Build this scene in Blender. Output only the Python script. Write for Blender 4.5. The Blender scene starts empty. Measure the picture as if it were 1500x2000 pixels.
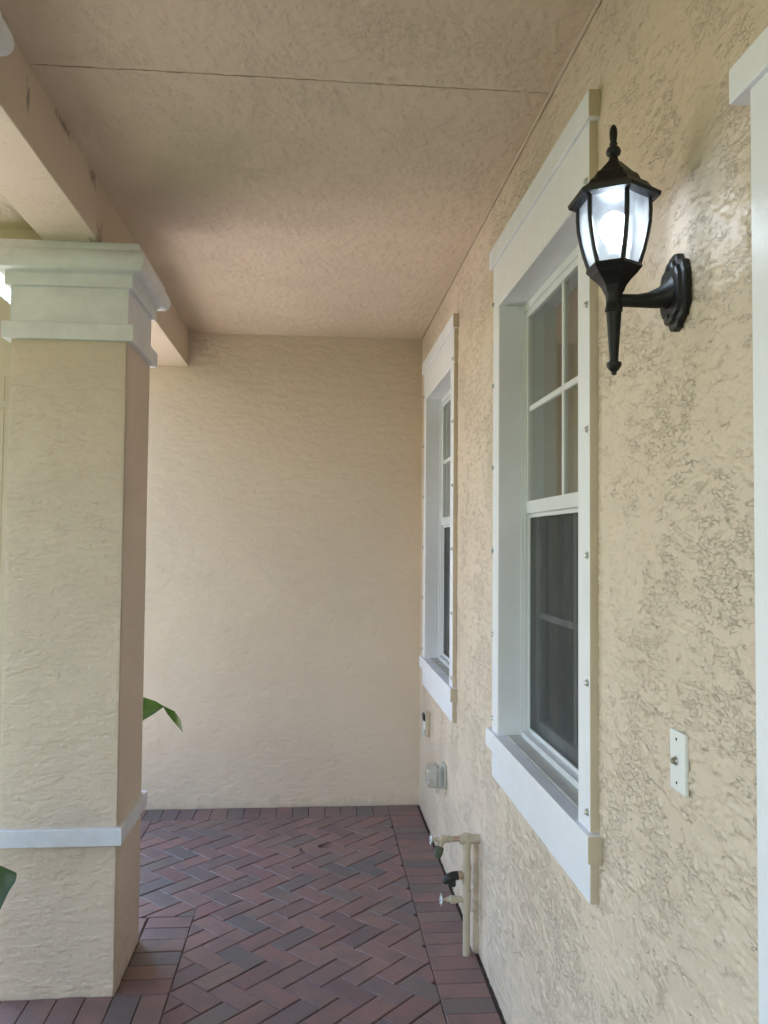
import bpy, bmesh, math, random
import numpy as np
from mathutils import Vector, Matrix
R = math.radians
scene = bpy.context.scene
col = scene.collection
rnd = random.Random(7)

# ------------------------------------------------------------------ camera
CH = 1.68
YAW, PITCH, ROLL = R(4.8706), R(2.1966), R(0.4837)
F = Vector((math.sin(YAW)*math.cos(PITCH), math.cos(YAW)*math.cos(PITCH), math.sin(PITCH)))
r0 = Vector((math.cos(YAW), -math.sin(YAW), 0)); u0 = r0.cross(F)
rt = r0*math.cos(ROLL) + u0*math.sin(ROLL); up = u0*math.cos(ROLL) - r0*math.sin(ROLL)
cam = bpy.data.cameras.new('camera'); camo = bpy.data.objects.new('camera', cam); col.objects.link(camo)
cam.sensor_fit = 'HORIZONTAL'; cam.sensor_width = 36.0; cam.lens = 36.0*1580/1500
cam.clip_start = 0.02; cam.clip_end = 600
camo.matrix_world = Matrix(((rt.x, up.x, -F.x, 0), (rt.y, up.y, -F.y, 0), (rt.z, up.z, -F.z, CH), (0, 0, 0, 1)))
scene.camera = camo
CAM = Vector((0, 0, CH))
def ray(px, py): return rt*((px-750)/1580) - up*((py-1000)/1580) + F
def at_y(px, py, Y): d = ray(px, py); return CAM + d*(Y/d.y)

# ------------------------------------------------------------------ sky, sun, exposure
SUN_EL, SUN_AZ = R(66), R(-10)            # azimuth from +Y towards +X
w = bpy.data.worlds.new('World'); scene.world = w; w.use_nodes = True
nt = w.node_tree; bg = nt.nodes['Background']
sky = nt.nodes.new('ShaderNodeTexSky'); sky.sky_type = 'NISHITA'; sky.sun_disc = False
sky.sun_elevation = SUN_EL; sky.sun_rotation = SUN_AZ; sky.air_density = 1.4; sky.dust_density = 0.5; sky.ozone_density = 2.0
nt.links.new(sky.outputs[0], bg.inputs[0]); bg.inputs[1].default_value = 0.145
sl = bpy.data.lights.new('sun', 'SUN'); sl.energy = 5.0; sl.angle = R(0.5); sl.color = (1.0, 0.97, 0.92)
so = bpy.data.objects.new('sun', sl); col.objects.link(so)
sd = Vector((math.sin(SUN_AZ)*math.cos(SUN_EL), math.cos(SUN_AZ)*math.cos(SUN_EL), math.sin(SUN_EL)))
so.rotation_euler = sd.to_track_quat('Z', 'Y').to_euler(); so.location = sd*30
vs = scene.view_settings
vs.view_transform = 'Standard'; vs.look = 'None'; vs.gamma = 1.0; vs.exposure = 2.6
scene.cycles.max_bounces = 8; scene.cycles.diffuse_bounces = 5; scene.cycles.glossy_bounces = 3; scene.cycles.transmission_bounces = 4; scene.cycles.transparent_max_bounces = 8
scene.cycles.caustics_reflective = False; scene.cycles.caustics_refractive = False; vs.use_curve_mapping = False

# ------------------------------------------------------------------ material helpers
class NT:
    def __init__(s, name):
        s.m = bpy.data.materials.new(name); s.m.use_nodes = True
        s.t = s.m.node_tree; s.b = s.t.nodes['Principled BSDF']; s.out = s.t.nodes['Material Output']
    def n(s, typ, **kw):
        x = s.t.nodes.new(typ)
        for k, v in kw.items():
            if k.startswith('i_'):
                key = k[2:]; key = int(key) if key.isdigit() else key.replace('_', ' ')
                x.inputs[key].default_value = v
            else: setattr(x, k, v)
        return x
    def l(s, a, b): s.t.links.new(a, b)
    def math(s, op, a, b=None, clamp=False):
        x = s.n('ShaderNodeMath', operation=op, use_clamp=clamp)
        for i, v in enumerate((a, b)):
            if v is None: continue
            if isinstance(v, (int, float)): x.inputs[i].default_value = v
            else: s.l(v, x.inputs[i])
        return x.outputs[0]
    def ramp(s, fac, stops, interp='LINEAR'):
        x = s.n('ShaderNodeValToRGB'); cr = x.color_ramp; cr.interpolation = interp
        while len(cr.elements) < len(stops): cr.elements.new(0.5)
        for e, (p, c) in zip(cr.elements, stops):
            e.position = p; e.color = c if len(c) == 4 else (*c, 1)
        s.l(fac, x.inputs[0]); return x.outputs[0]
    def noise(s, vec, scale, detail=3, rough=0.5, dist=0.0):
        x = s.n('ShaderNodeTexNoise', i_Scale=scale, i_Detail=detail, i_Roughness=rough, i_Distortion=dist)
        if vec is not None: s.l(vec, x.inputs['Vector'])
        return x
    def mix(s, fac, a, b, typ='MIX'):
        x = s.n('ShaderNodeMix', data_type='RGBA', blend_type=typ)
        for k, v in ((0, fac), (6, a), (7, b)):
            if isinstance(v, (int, float)): x.inputs[k].default_value = v
            elif isinstance(v, tuple): x.inputs[k].default_value = v if len(v) == 4 else (*v, 1)
            else: s.l(v, x.inputs[k])
        return x.outputs[2]
    def coords(s, scale=(1, 1, 1)):
        g = s.n('ShaderNodeNewGeometry')
        mp = s.n('ShaderNodeMapping'); mp.inputs['Scale'].default_value = scale
        s.l(g.outputs['Position'], mp.inputs[0]); return mp.outputs[0]
    def bump(s, h, strength=1.0, dist=0.002, normal=None):
        x = s.n('ShaderNodeBump', i_Strength=strength, i_Distance=dist)
        s.l(h, x.inputs['Height'])
        if normal is not None: s.l(normal, x.inputs['Normal'])
        return x.outputs[0]

def stucco(name, base, rough=0.55, bump=0.0007, stains=(), aniso=(1, 1, 1.7), groove=0.004, gscale=62, patch=1.25, dirt=0.0):
    q = NT(name); iso = q.coords()
    fine = q.noise(iso, 190, 2, 0.65)
    nrm = q.bump(fine.outputs[0], 1.0, bump)
    if groove:      # crisp broken trowel edges
        c = q.coords(aniso)
        n3 = q.noise(c, gscale, 3, 0.55, 0.5); ab = q.math('ABSOLUTE', q.math('SUBTRACT', n3.outputs[0], 0.5))
        gr = q.ramp(ab, [(0.008, (0, 0, 0)), (0.030, (1, 1, 1))])
        bk = q.noise(c, 26, 2, 0.6); pm = q.noise(iso, 4.0, 2, 0.6)
        br = q.ramp(q.math('ADD', bk.outputs[0], q.math('MULTIPLY', q.math('SUBTRACT', pm.outputs[0], 0.5), patch)), [(0.48, (0, 0, 0)), (0.56, (1, 1, 1))])
        hh = q.math('SUBTRACT', 1.0, q.math('MULTIPLY', q.math('SUBTRACT', 1.0, gr), br))
        nrm = q.bump(hh, 1.0, groove, nrm)
    q.l(nrm, q.b.inputs['Normal'])
    v = q.noise(iso, 1.3, 3, 0.6)
    cc = q.ramp(v.outputs[0], [(0.3, tuple(x*0.965 for x in base)), (0.7, tuple(min(1, x*1.025) for x in base))])
    # small specks of grime with shapes of their own
    sp = q.noise(iso, 75, 2, 0.5); spm = q.ramp(sp.outputs[0], [(0.745, (0, 0, 0)), (0.79, (1, 1, 1))])
    cc = q.mix(q.math('MULTIPLY', spm, 0.45), cc, (0.12, 0.09, 0.06))
    if dirt:        # rain splash and scuffs near the paving, ragged in outline
        g0 = q.n('ShaderNodeNewGeometry'); sx = q.n('ShaderNodeSeparateXYZ'); q.l(g0.outputs['Position'], sx.inputs[0])
        dn = q.noise(q.coords((1, 1, 0.35)), 16, 5, 0.7)
        lim = q.math('MULTIPLY', q.math('SUBTRACT', dn.outputs[0], 0.36), 0.36)
        dm = q.n('ShaderNodeMapRange', i_1=0.0, i_2=0.05, i_3=0.0, i_4=dirt); q.l(q.math('SUBTRACT', lim, sx.outputs[2]), dm.inputs[0])
        cc = q.mix(dm.outputs[0], cc, (0.20, 0.15, 0.11))
    for (p, rad, stretch) in stains:
        g = q.n('ShaderNodeNewGeometry')
        dv = q.n('ShaderNodeVectorMath', operation='SUBTRACT'); q.l(g.outputs['Position'], dv.inputs[0]); dv.inputs[1].default_value = p
        sc = q.n('ShaderNodeVectorMath', operation='MULTIPLY'); q.l(dv.outputs[0], sc.inputs[0]); sc.inputs[1].default_value = stretch
        ln = q.n('ShaderNodeVectorMath', operation='LENGTH'); q.l(sc.outputs[0], ln.inputs[0])
        nn = q.noise(q.coords((60, 60, 22)), 1.0, 4, 0.7)
        d = q.math('ADD', ln.outputs['Value'], q.math('MULTIPLY', q.math('SUBTRACT', nn.outputs[0], 0.5), rad*3.2))
        mr = q.n('ShaderNodeMapRange', i_1=rad*0.25, i_2=rad*0.75, i_3=0.62, i_4=0.0); q.l(d, mr.inputs[0])
        cc = q.mix(mr.outputs[0], cc, (0.055, 0.028, 0.014))
    q.l(cc, q.b.inputs['Base Color'])
    q.b.inputs['Roughness'].default_value = rough; q.b.inputs['Specular IOR Level'].default_value = 0.4
    return q.m

def paint(name, base, rough=0.4, spec=0.5, grime=0.12, bump=0.0004, metal=0.0, nscale=9):
    q = NT(name); c = q.coords()
    v = q.noise(c, nscale, 5, 0.65)
    cc = q.ramp(v.outputs[0], [(0.3, tuple(x*(1-grime) for x in base)), (0.6, base)])
    sp = q.noise(c, 130, 2); spm = q.ramp(sp.outputs[0], [(0.74, (0, 0, 0)), (0.79, (1, 1, 1))])
    cc = q.mix(q.math('MULTIPLY', spm, min(0.5, grime*3)), cc, tuple(x*0.35 for x in base))
    q.l(cc, q.b.inputs['Base Color'])
    f = q.noise(c, 160, 3, 0.6); q.l(q.bump(f.outputs[0], 1.0, bump), q.b.inputs['Normal'])
    q.b.inputs['Roughness'].default_value = rough; q.b.inputs['Specular IOR Level'].default_value = spec
    q.b.inputs['Metallic'].default_value = metal
    return q.m

def paver_mat(name, attr=False):
    q = NT(name); c = q.coords()
    if attr:
        a = q.n('ShaderNodeAttribute', attribute_name='tint'); r = a.outputs['Fac']
    else:
        oi = q.n('ShaderNodeObjectInfo'); r = oi.outputs['Random']
    base = q.ramp(r, [(0.0, (0.226, 0.123, 0.117)), (0.18, (0.270, 0.154, 0.141)), (0.34, (0.193, 0.101, 0.103)), (0.44, (0.149, 0.123, 0.127)),
                      (0.52, (0.259, 0.139, 0.130)), (0.66, (0.226, 0.152, 0.134)), (0.78, (0.135, 0.115, 0.117)), (0.84, (0.237, 0.123, 0.119)), (1.0, (0.182, 0.127, 0.124))])
    sh = q.n('ShaderNodeVectorMath', operation='SCALE'); sh.inputs['Scale'].default_value = 23.0
    cb = q.n('ShaderNodeCombineXYZ'); q.l(r, cb.inputs[0]); q.l(r, cb.inputs[2]); q.l(cb.outputs[0], sh.inputs[0])
    ad = q.n('ShaderNodeVectorMath', operation='ADD'); q.l(c, ad.inputs[0]); q.l(sh.outputs[0], ad.inputs[1])
    v = q.noise(ad.outputs[0], 9, 4, 0.6); mk = q.ramp(v.outputs[0], [(0.42, (0, 0, 0)), (0.62, (1, 1, 1))])
    cc = q.mix(q.math('MULTIPLY', mk, 0.45), base, (0.105, 0.096, 0.102))
    f = q.noise(c, 210, 4, 0.7); fr = q.ramp(f.outputs[0], [(0.25, (0.62,)*3), (0.75, (1.3,)*3)])
    cc = q.mix(1.0, cc, fr, 'MULTIPLY')
    d = q.noise(c, 95, 2, 0.5); dm = q.ramp(d.outputs[0], [(0.77, (0, 0, 0)), (0.80, (1, 1, 1))])
    cc = q.mix(q.math('MULTIPLY', dm, 0.5), cc, (0.42, 0.38, 0.34))
    q.l(cc, q.b.inputs['Base Color'])
    q.l(q.bump(f.outputs[0], 1.0, 0.0016), q.b.inputs['Normal'])
    q.b.inputs['Roughness'].default_value = 0.46; q.b.inputs['Specular IOR Level'].default_value = 0.5
    return q.m

def leaf_mat(name, ca, cb, trans=0.35):
    q = NT(name); c = q.coords()
    v = q.noise(c, 14, 4, 0.6); cc = q.ramp(v.outputs[0], [(0.3, ca), (0.7, cb)])
    q.l(cc, q.b.inputs['Base Color']); q.b.inputs['Roughness'].default_value = 0.38
    tr = q.n('ShaderNodeBsdfTranslucent'); q.l(cc, tr.inputs[0])
    mx = q.n('ShaderNodeMixShader'); mx.inputs[0].default_value = trans
    q.l(q.b.outputs[0], mx.inputs[1]); q.l(tr.outputs[0], mx.inputs[2]); q.l(mx.outputs[0], q.out.inputs[0])
    return q.m

def glass_mat(name, tint=(0.93, 0.96, 0.95), ior=1.5, gain=1.6, rough=0.0, diffuse=0.0, haze=0.0):
    q = NT(name)
    gm = q.n('ShaderNodeNewGeometry'); mr = q.n('ShaderNodeMapRange', i_3=ior, i_4=1.0/ior); q.l(gm.outputs['Backfacing'], mr.inputs[0])   # thin pane: same from both sides
    fr = q.n('ShaderNodeFresnel'); q.l(mr.outputs[0], fr.inputs[0]); fac = q.math('MULTIPLY', fr.outputs[0], gain, True)
    tp = q.n('ShaderNodeBsdfTransparent'); tp.inputs[0].default_value = (*tint, 1)
    gl = q.n('ShaderNodeBsdfGlossy'); gl.inputs['Roughness'].default_value = rough
    base = tp.outputs[0]
    if haze:
        rf_ = q.n('ShaderNodeBsdfRefraction', i_Roughness=0.32, i_IOR=1.03); rf_.inputs[0].default_value = (*tint, 1)
        mh = q.n('ShaderNodeMixShader'); mh.inputs[0].default_value = haze; q.l(tp.outputs[0], mh.inputs[1]); q.l(rf_.outputs[0], mh.inputs[2]); base = mh.outputs[0]
    if diffuse:
        df = q.n('ShaderNodeBsdfTranslucent'); df.inputs[0].default_value = (0.8, 0.85, 0.88, 1)
        d2 = q.n('ShaderNodeBsdfDiffuse'); d2.inputs[0].default_value = (0.75, 0.8, 0.82, 1)
        m0 = q.n('ShaderNodeMixShader'); m0.inputs[0].default_value = 0.4; q.l(df.outputs[0], m0.inputs[1]); q.l(d2.outputs[0], m0.inputs[2])
        nz = q.noise(q.coords((1, 1, 0.6)), 38, 4, 0.7); nm = q.ramp(nz.outputs[0], [(0.35, (diffuse*0.6,)*3), (0.7, (diffuse*1.5,)*3)])
        m1 = q.n('ShaderNodeMixShader'); q.l(nm, m1.inputs[0]); q.l(base, m1.inputs[1]); q.l(m0.outputs[0], m1.inputs[2])
        base = m1.outputs[0]
    mx = q.n('ShaderNodeMixShader'); q.l(fac, mx.inputs[0]); q.l(base, mx.inputs[1]); q.l(gl.outputs[0], mx.inputs[2])
    q.l(mx.outputs[0], q.out.inputs[0]); return q.m

BEIGE = (0.665, 0.552, 0.455)
M = {}
M['wall'] = stucco('stucco_house_wall', BEIGE, 0.5, groove=0.0019, aniso=(1, 0.6, 1.5), gscale=80, patch=0.9, dirt=0.14)
M['back'] = stucco('stucco_back_wall', BEIGE, 0.6, groove=0.0005, dirt=0.14)
M['ceil'] = stucco('stucco_ceiling', BEIGE, 0.62, aniso=(1.5, 0.9, 1), groove=0.0008)
M['column'] = stucco('stucco_column', BEIGE, 0.6, groove=0.0005, aniso=(0.6, 0.8, 1.8), dirt=0.14)
M['beam'] = stucco('stucco_beam', BEIGE, 0.6, 0.001, groove=0.0006,
                   stains=[((-0.82, 3.08, 2.80), 0.06, (1, 0.9, 0.6)), ((-0.82, 2.97, 3.0), 0.05, (1, 0.7, 1)), ((-0.82, 2.31, 2.93), 0.04, (1, 2.0, 0.6)), ((-0.82, 2.63, 3.015), 0.03, (1, 0.25, 1))])
M['white'] = paint('white_trim_paint', (0.81, 0.825, 0.91), 0.42, 0.5, 0.05, 0.0006)
M['capital'] = paint('white_column_paint', (0.75, 0.77, 0.83), 0.45, 0.5, 0.15, 0.0007)
M['beige'] = paint('beige_paint', (0.57, 0.485, 0.39), 0.5, 0.45, 0.08, 0.0006)
M['sill'] = paint('sill_paint', (0.58, 0.58, 0.55), 0.5, 0.4, 0.22, 0.0008)
M['vinyl'] = paint('window_vinyl', (0.74, 0.76, 0.81), 0.35, 0.5, 0.06, 0.0002)
M['black'] = paint('black_cast_metal', (0.006, 0.006, 0.0075), 0.45, 0.35, 0.2, 0.0006, 0.0)
M['steel'] = paint('zinc_screw', (0.55, 0.55, 0.55), 0.35, 0.5, 0.2, 0.0002, 0.9)
M['brass'] = paint('aged_brass', (0.50, 0.44, 0.30), 0.35, 0.5, 0.3, 0.0003, 0.8)
M['pipe'] = paint('cream_painted_pipe', (0.50, 0.43, 0.33), 0.4, 0.5, 0.15, 0.0004)
M['copper'] = paint('weathered_copper', (0.50, 0.36, 0.28), 0.45, 0.5, 0.3, 0.0005, 0.3)
M['rubber'] = paint('black_rubber', (0.02, 0.02, 0.02), 0.5, 0.4, 0.2, 0.0003)
M['green_rubber'] = paint('mossy_brass', (0.09, 0.10, 0.07), 0.6, 0.3, 0.4, 0.0006)
M['plate'] = paint('white_plastic', (0.78, 0.80, 0.83), 0.3, 0.5, 0.03, 0.0001)
M['button'] = paint('button_face', (0.25, 0.24, 0.18), 0.4, 0.5, 0.2, 0.0002)
M['dark'] = paint('dark_recess', (0.03, 0.03, 0.035), 0.6, 0.3, 0.2, 0.0002)
M['paver'] = paver_mat('clay_paver'); M['paver_field'] = paver_mat('clay_paver_field', True)
M['sand'] = paint('joint_sand', (0.085, 0.068, 0.060), 0.95, 0.1, 0.4, 0.002, 0, 40)
M['glass'] = glass_mat('window_glass', gain=1.5)
M['lampglass'] = glass_mat('seeded_lamp_glass', (0.9, 0.95, 1.0), 1.45, 1.0, 0.15, 0.10, 0.62)
M['clear'] = glass_mat('cloudy_plastic', (0.86, 0.86, 0.84), 1.45, 1.3, 0.15, 0.22)
M['room'] = paint('room_paint', (0.42, 0.42, 0.39), 0.8, 0.2, 0.05)
M['blind'] = paint('blind_vinyl', (0.70, 0.70, 0.66), 0.5, 0.4, 0.05)
M['leaf'] = leaf_mat('broad_leaf', (0.035, 0.085, 0.012), (0.09, 0.19, 0.02), 0.4)
M['dryleaf'] = leaf_mat('dry_leaf', (0.05, 0.025, 0.02), (0.11, 0.05, 0.035), 0.1)
M['leafd'] = leaf_mat('dark_leaf', (0.02, 0.045, 0.015), (0.045, 0.09, 0.025), 0.2)
M['tree_leaf'] = leaf_mat('tree_leaf', (0.03, 0.07, 0.015), (0.09, 0.15, 0.03), 0.3)
M['bark'] = paint('bark', (0.13, 0.095, 0.07), 0.9, 0.2, 0.5, 0.006)
M['tile'] = paint('roof_tile', (0.30, 0.19, 0.14), 0.7, 0.3, 0.3, 0.002)
M['concrete'] = paint('driveway_pavers', (0.55, 0.475, 0.43), 0.85, 0.3, 0.15, 0.002, 0, 3)
M['mulch'] = paint('mulch', (0.10, 0.06, 0.04), 0.95, 0.1, 0.5, 0.01, 0, 60)
M['door'] = paint('door_paint', (0.70, 0.72, 0.72), 0.35, 0.5, 0.05)
def lawn():
    q = NT('lawn'); c = q.coords(); v = q.noise(c, 1.2, 5, 0.7); f = q.noise(c, 70, 4, 0.7)
    cc = q.ramp(v.outputs[0], [(0.3, (0.07, 0.095, 0.035)), (0.7, (0.11, 0.135, 0.06))])
    cc = q.mix(1.0, cc, q.ramp(f.outputs[0], [(0.3, (0.6,)*3), (0.7, (1.2,)*3)]), 'MULTIPLY')
    q.l(cc, q.b.inputs['Base Color']); q.l(q.bump(f.outputs[0], 1, 0.03), q.b.inputs['Normal']); q.b.inputs['Roughness'].default_value = 0.9
    return q.m
M['lawn'] = lawn()
def screen():
    q = NT('insect_screen'); tp = q.n('ShaderNodeBsdfTransparent'); df = q.n('ShaderNodeBsdfDiffuse'); df.inputs[0].default_value = (0.10, 0.103, 0.105, 1)
    nz = q.noise(q.coords((1, 1, 0.4)), 9, 4, 0.6); fc = q.ramp(nz.outputs[0], [(0.3, (0.32,)*3), (0.7, (0.48,)*3)])
    mx = q.n('ShaderNodeMixShader'); q.l(fc, mx.inputs[0]); q.l(tp.outputs[0], mx.inputs[1]); q.l(df.outputs[0], mx.inputs[2]); q.l(mx.outputs[0], q.out.inputs[0]); return q.m
M['screen'] = screen()
def emit():
    q = NT('lamp_bulb'); e = q.n('ShaderNodeEmission', i_Strength=9.0); e.inputs[0].default_value = (0.80, 0.90, 1.0, 1); q.l(e.outputs[0], q.out.inputs[0]); return q.m
M['bulb'] = emit()

# ------------------------------------------------------------------ mesh helpers
def link(o, parent=None):
    col.objects.link(o)
    if parent is not None: o.parent = parent
    return o
def tag(o, label=None, cat=None, group=None, kind=None):
    for k, v in (('label', label), ('category', cat), ('group', group), ('kind', kind)):
        if v: o[k] = v
    return o
def obj(name, bm, mat, parent=None, smooth=False, loc=None):
    me = bpy.data.meshes.new(name); bmesh.ops.recalc_face_normals(bm, faces=bm.faces); bm.to_mesh(me); bm.free()
    for m in (mat if isinstance(mat, (list, tuple)) else [mat]): me.materials.append(M[m])
    if smooth:
        for p in me.polygons: p.use_smooth = True
        if smooth is not True and hasattr(me, 'set_sharp_from_angle'): me.set_sharp_from_angle(angle=smooth)
    o = bpy.data.objects.new(name, me)
    link(o, parent); top = parent
    if parent is not None:
        while top.parent is not None: top = top.parent
        if parent is top: o.matrix_parent_inverse = Matrix.Translation(-parent.location)
    return o
def thing(name, label, cat, loc=(0, 0, 0), group=None):
    o = bpy.data.objects.new(name, None); o.empty_display_size = 0.1; link(o); o.location = loc
    return tag(o, label, cat, group)
def box(bm, a, b, bevel=0.0, seg=1):
    r = bmesh.ops.create_cube(bm, size=1.0)
    c = [(a[i]+b[i])/2 for i in range(3)]; s = [abs(b[i]-a[i]) for i in range(3)]
    bmesh.ops.transform(bm, matrix=Matrix.Translation(c) @ Matrix.Diagonal((*s, 1)), verts=r['verts'])
    if bevel:
        es = list({e for v in r['verts'] for e in v.link_edges})
        bmesh.ops.bevel(bm, geom=es, offset=bevel, segments=seg, affect='EDGES', profile=0.5)
def B(a, b, bevel=0.0, seg=1):
    bm = bmesh.new(); box(bm, a, b, bevel, seg); return bm
def ring_loft(bm, rings, cap=True):
    vr = [[bm.verts.new(p) for p in ring] for ring in rings]
    n = len(vr[0])
    for a, b in zip(vr, vr[1:]):
        for i in range(n): bm.faces.new((a[i], a[(i+1) % n], b[(i+1) % n], b[i]))
    if cap: bm.faces.new(vr[0][::-1]); bm.faces.new(vr[-1])
    return vr
def lathe(bm, prof, origin, axis=(0, 0, 1), n=16, phase=0.0):
    ax = Vector(axis).normalized(); e1 = ax.orthogonal().normalized()
    if abs(ax.z) > 0.99: e1 = Vector((1, 0, 0))
    e2 = ax.cross(e1); o = Vector(origin)
    ring_loft(bm, [[o + ax*t + (e1*math.cos(phase+2*math.pi*i/n) + e2*math.sin(phase+2*math.pi*i/n))*max(r, 1e-4) for i in range(n)] for t, r in prof])
def tube(bm, pts, rad, n=10):
    pts = [Vector(p) for p in pts]; rings = []; prev = None
    for i, p in enumerate(pts):
        d = (pts[min(i+1, len(pts)-1)] - pts[max(i-1, 0)]).normalized()
        e1 = d.orthogonal().normalized() if prev is None else (prev - d*prev.dot(d)).normalized()
        prev = e1; e2 = d.cross(e1); r = rad[i] if isinstance(rad, (list, tuple)) else rad
        rings.append([p + (e1*math.cos(2*math.pi*k/n) + e2*math.sin(2*math.pi*k/n))*r for k in range(n)])
    ring_loft(bm, rings)
def square_profile(bm, prof, x0, x1, y0, y1):
    ring_loft(bm, [[(x0-o, y0-o, z), (x1+o, y0-o, z), (x1+o, y1+o, z), (x0-o, y1+o, z)] for z, o in prof])

# ---- real skip-trowel relief: a height field meshed over the wall faces
_pr = np.random.RandomState(5); _perm = _pr.permutation(4096); _ga = _pr.rand(4096)*2*np.pi; _gx = np.cos(_ga); _gy = np.sin(_ga)
def perlin(u, v, seed=0):
    ui = np.floor(u).astype(np.int64); vi = np.floor(v).astype(np.int64); fu = u-ui; fv = v-vi
    su = fu*fu*fu*(fu*(fu*6-15)+10); sv = fv*fv*fv*(fv*(fv*6-15)+10)
    def g(a, b):
        h = _perm[(_perm[(a+seed*131) & 4095]+b) & 4095]; return _gx[h]*(u-a)+_gy[h]*(v-b)
    n00 = g(ui, vi); n10 = g(ui+1, vi); n01 = g(ui, vi+1); n11 = g(ui+1, vi+1)
    return (n00+su*(n10-n00))*(1-sv) + (n01+su*(n11-n01))*sv
def fbm(u, v, octv, gain, seed=0):
    t = 0; a = 1.0
    for k in range(octv): t = t + a*perlin(u*2**k, v*2**k, seed+k*7); a *= gain
    return t
def sstep(x, a, b):
    t = np.clip((x-a)/(b-a), 0, 1); return t*t*(3-2*t)
def trowel(u, v, amp, seed, stretch=2.0, size=0.05, cover=0.0):
    # u horizontal, v vertical, metres: flat smeared plateaus with lacy edges over a sunken rough coat
    wu = u + 0.010*fbm(u/0.05, v/0.05, 2, .5, seed+40); wv = v + 0.006*fbm(u/0.04, v/0.03, 2, .5, seed+50)
    m = fbm(u/0.42, v/0.30, 3, .55, seed+60)
    n = fbm(wu/(size*stretch), wv/size, 4, .72, seed)
    p = sstep(n + 0.30*m + cover, -0.035, 0.035)
    n2 = fbm(wu/(size*.42*stretch*.8), wv/(size*.42), 3, .7, seed+20)
    p2 = sstep(n2 - 0.25*m + cover, -0.05, 0.05)
    streak = perlin(u/0.16, v/0.006, seed+80)*sstep(m, 0.05, 0.4)
    wave = fbm(u/0.5, v/0.5, 2, .5, seed+90)
    n3 = fbm(wu/0.020, wv/0.013, 2, .6, seed+110); groove = (1-sstep(np.abs(n3), 0.03, 0.11))*sstep(fbm(u/0.06, v/0.05, 2, .5, seed+120)+0.4*m, 0.02, 0.16)
    return amp*(-0.55*groove) + amp*(0.75*p + 0.45*p2*(0.35+0.65*p) + 0.10*streak) + 0.0016*wave
def relief(name, f3d, u0, u1, v0, v1, du, dv, h, mat, parent, hole=None):
    nu, nv = int((u1-u0)/du)+1, int((v1-v0)/dv)+1
    U, V = np.meshgrid(np.linspace(u0, u1, nu), np.linspace(v0, v1, nv), indexing='ij')
    P = f3d(U, V, h(U, V)).reshape(-1, 3).astype(np.float32)
    idx = np.arange(nu*nv).reshape(nu, nv)
    Q = np.stack([idx[:-1, :-1], idx[1:, :-1], idx[1:, 1:], idx[:-1, 1:]], -1).reshape(-1, 4)
    if hole is not None:
        cu = ((U[:-1, :-1]+U[1:, 1:])/2).reshape(-1); cv = ((V[:-1, :-1]+V[1:, 1:])/2).reshape(-1); Q = Q[~hole(cu, cv)]
    me = bpy.data.meshes.new(name); n = len(Q)
    me.vertices.add(len(P)); me.vertices.foreach_set('co', P.reshape(-1))
    me.loops.add(n*4); me.loops.foreach_set('vertex_index', Q.reshape(-1).astype(np.int32))
    me.polygons.add(n); me.polygons.foreach_set('loop_start', (np.arange(n)*4).astype(np.int32))
    me.polygons.foreach_set('use_smooth', np.ones(n, dtype=bool))
    me.update(calc_edges=True); me.materials.append(M[mat])
    o = bpy.data.objects.new(name, me); link(o, parent)
    if parent is not None: o.matrix_parent_inverse = Matrix.Translation(-parent.location)
    return o

W = 0.688; YB = 5.247; ZC = 3.025
TX = W - 0.019; CX = W - 0.028      # trim planes

# ------------------------------------------------------------------ ground and outside setting
gb = bmesh.new(); bmesh.ops.create_grid(gb, x_segments=2, y_segments=2, size=150); bmesh.ops.translate(gb, vec=(0, 0, -0.13), verts=gb.verts)
tag(obj('ground', gb, 'lawn'), kind='structure')
tag(obj('driveway', B((-9.5, 3.9, -0.20), (-2.05, 16, -0.09), 0.01), 'concrete'), kind='structure')
tag(obj('planting_bed', B((-1.95, -8.5, -0.25), (-1.365, 5.2, -0.03), 0.01), 'mulch'), kind='structure')

# ------------------------------------------------------------------ house wall
def wall_with_holes(y0, y1, z0, z1, holes, xf, depth):
    bm = bmesh.new()
    ys = sorted({y0, y1, *[h[0] for h in holes], *[h[1] for h in holes]}); zs = sorted({z0, z1, *[h[2] for h in holes], *[h[3] for h in holes]})
    inh = lambda y, z: any(h[0] < y < h[1] and h[2] < z < h[3] for h in holes)
    cache = {}
    def v(x, y, z):
        k = (round(x, 4), round(y, 4), round(z, 4))
        if k not in cache: cache[k] = bm.verts.new(k)
        return cache[k]
    for x in (xf, xf+depth):
        for i in range(len(ys)-1):
            for j in range(len(zs)-1):
                if inh((ys[i]+ys[i+1])/2, (zs[j]+zs[j+1])/2): continue
                bm.faces.new((v(x, ys[i], zs[j]), v(x, ys[i], zs[j+1]), v(x, ys[i+1], zs[j+1]), v(x, ys[i+1], zs[j])))
    for e in [e for e in bm.edges if e.is_boundary and abs(e.verts[0].co.x-xf) < 1e-5 and abs(e.verts[1].co.x-xf) < 1e-5]:
        a, b = e.verts; bm.faces.new((a, b, v(xf+depth, b.co.y, b.co.z), v(xf+depth, a.co.y, a.co.z)))
    return bm
WIN = [0.0, 1.965]
OY0, OY1, OZ0, OZ1 = 2.016, 2.920, 0.985, 2.568
holes = [(OY0+d-0.003, OY1+d+0.003, OZ0-0.02, OZ1+0.003) for d in WIN] + [(0.15, 1.10, -0.02, 2.30)]
hw = thing('house_wall', 'long cream stucco house wall carrying the windows, lamp and doorbell', 'wall', (W, 2, 0))
obj('stucco', wall_with_holes(-8.5, YB+0.25, -0.2, ZC+0.02, holes, W+0.004, 0.20), 'wall', hw)
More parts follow.
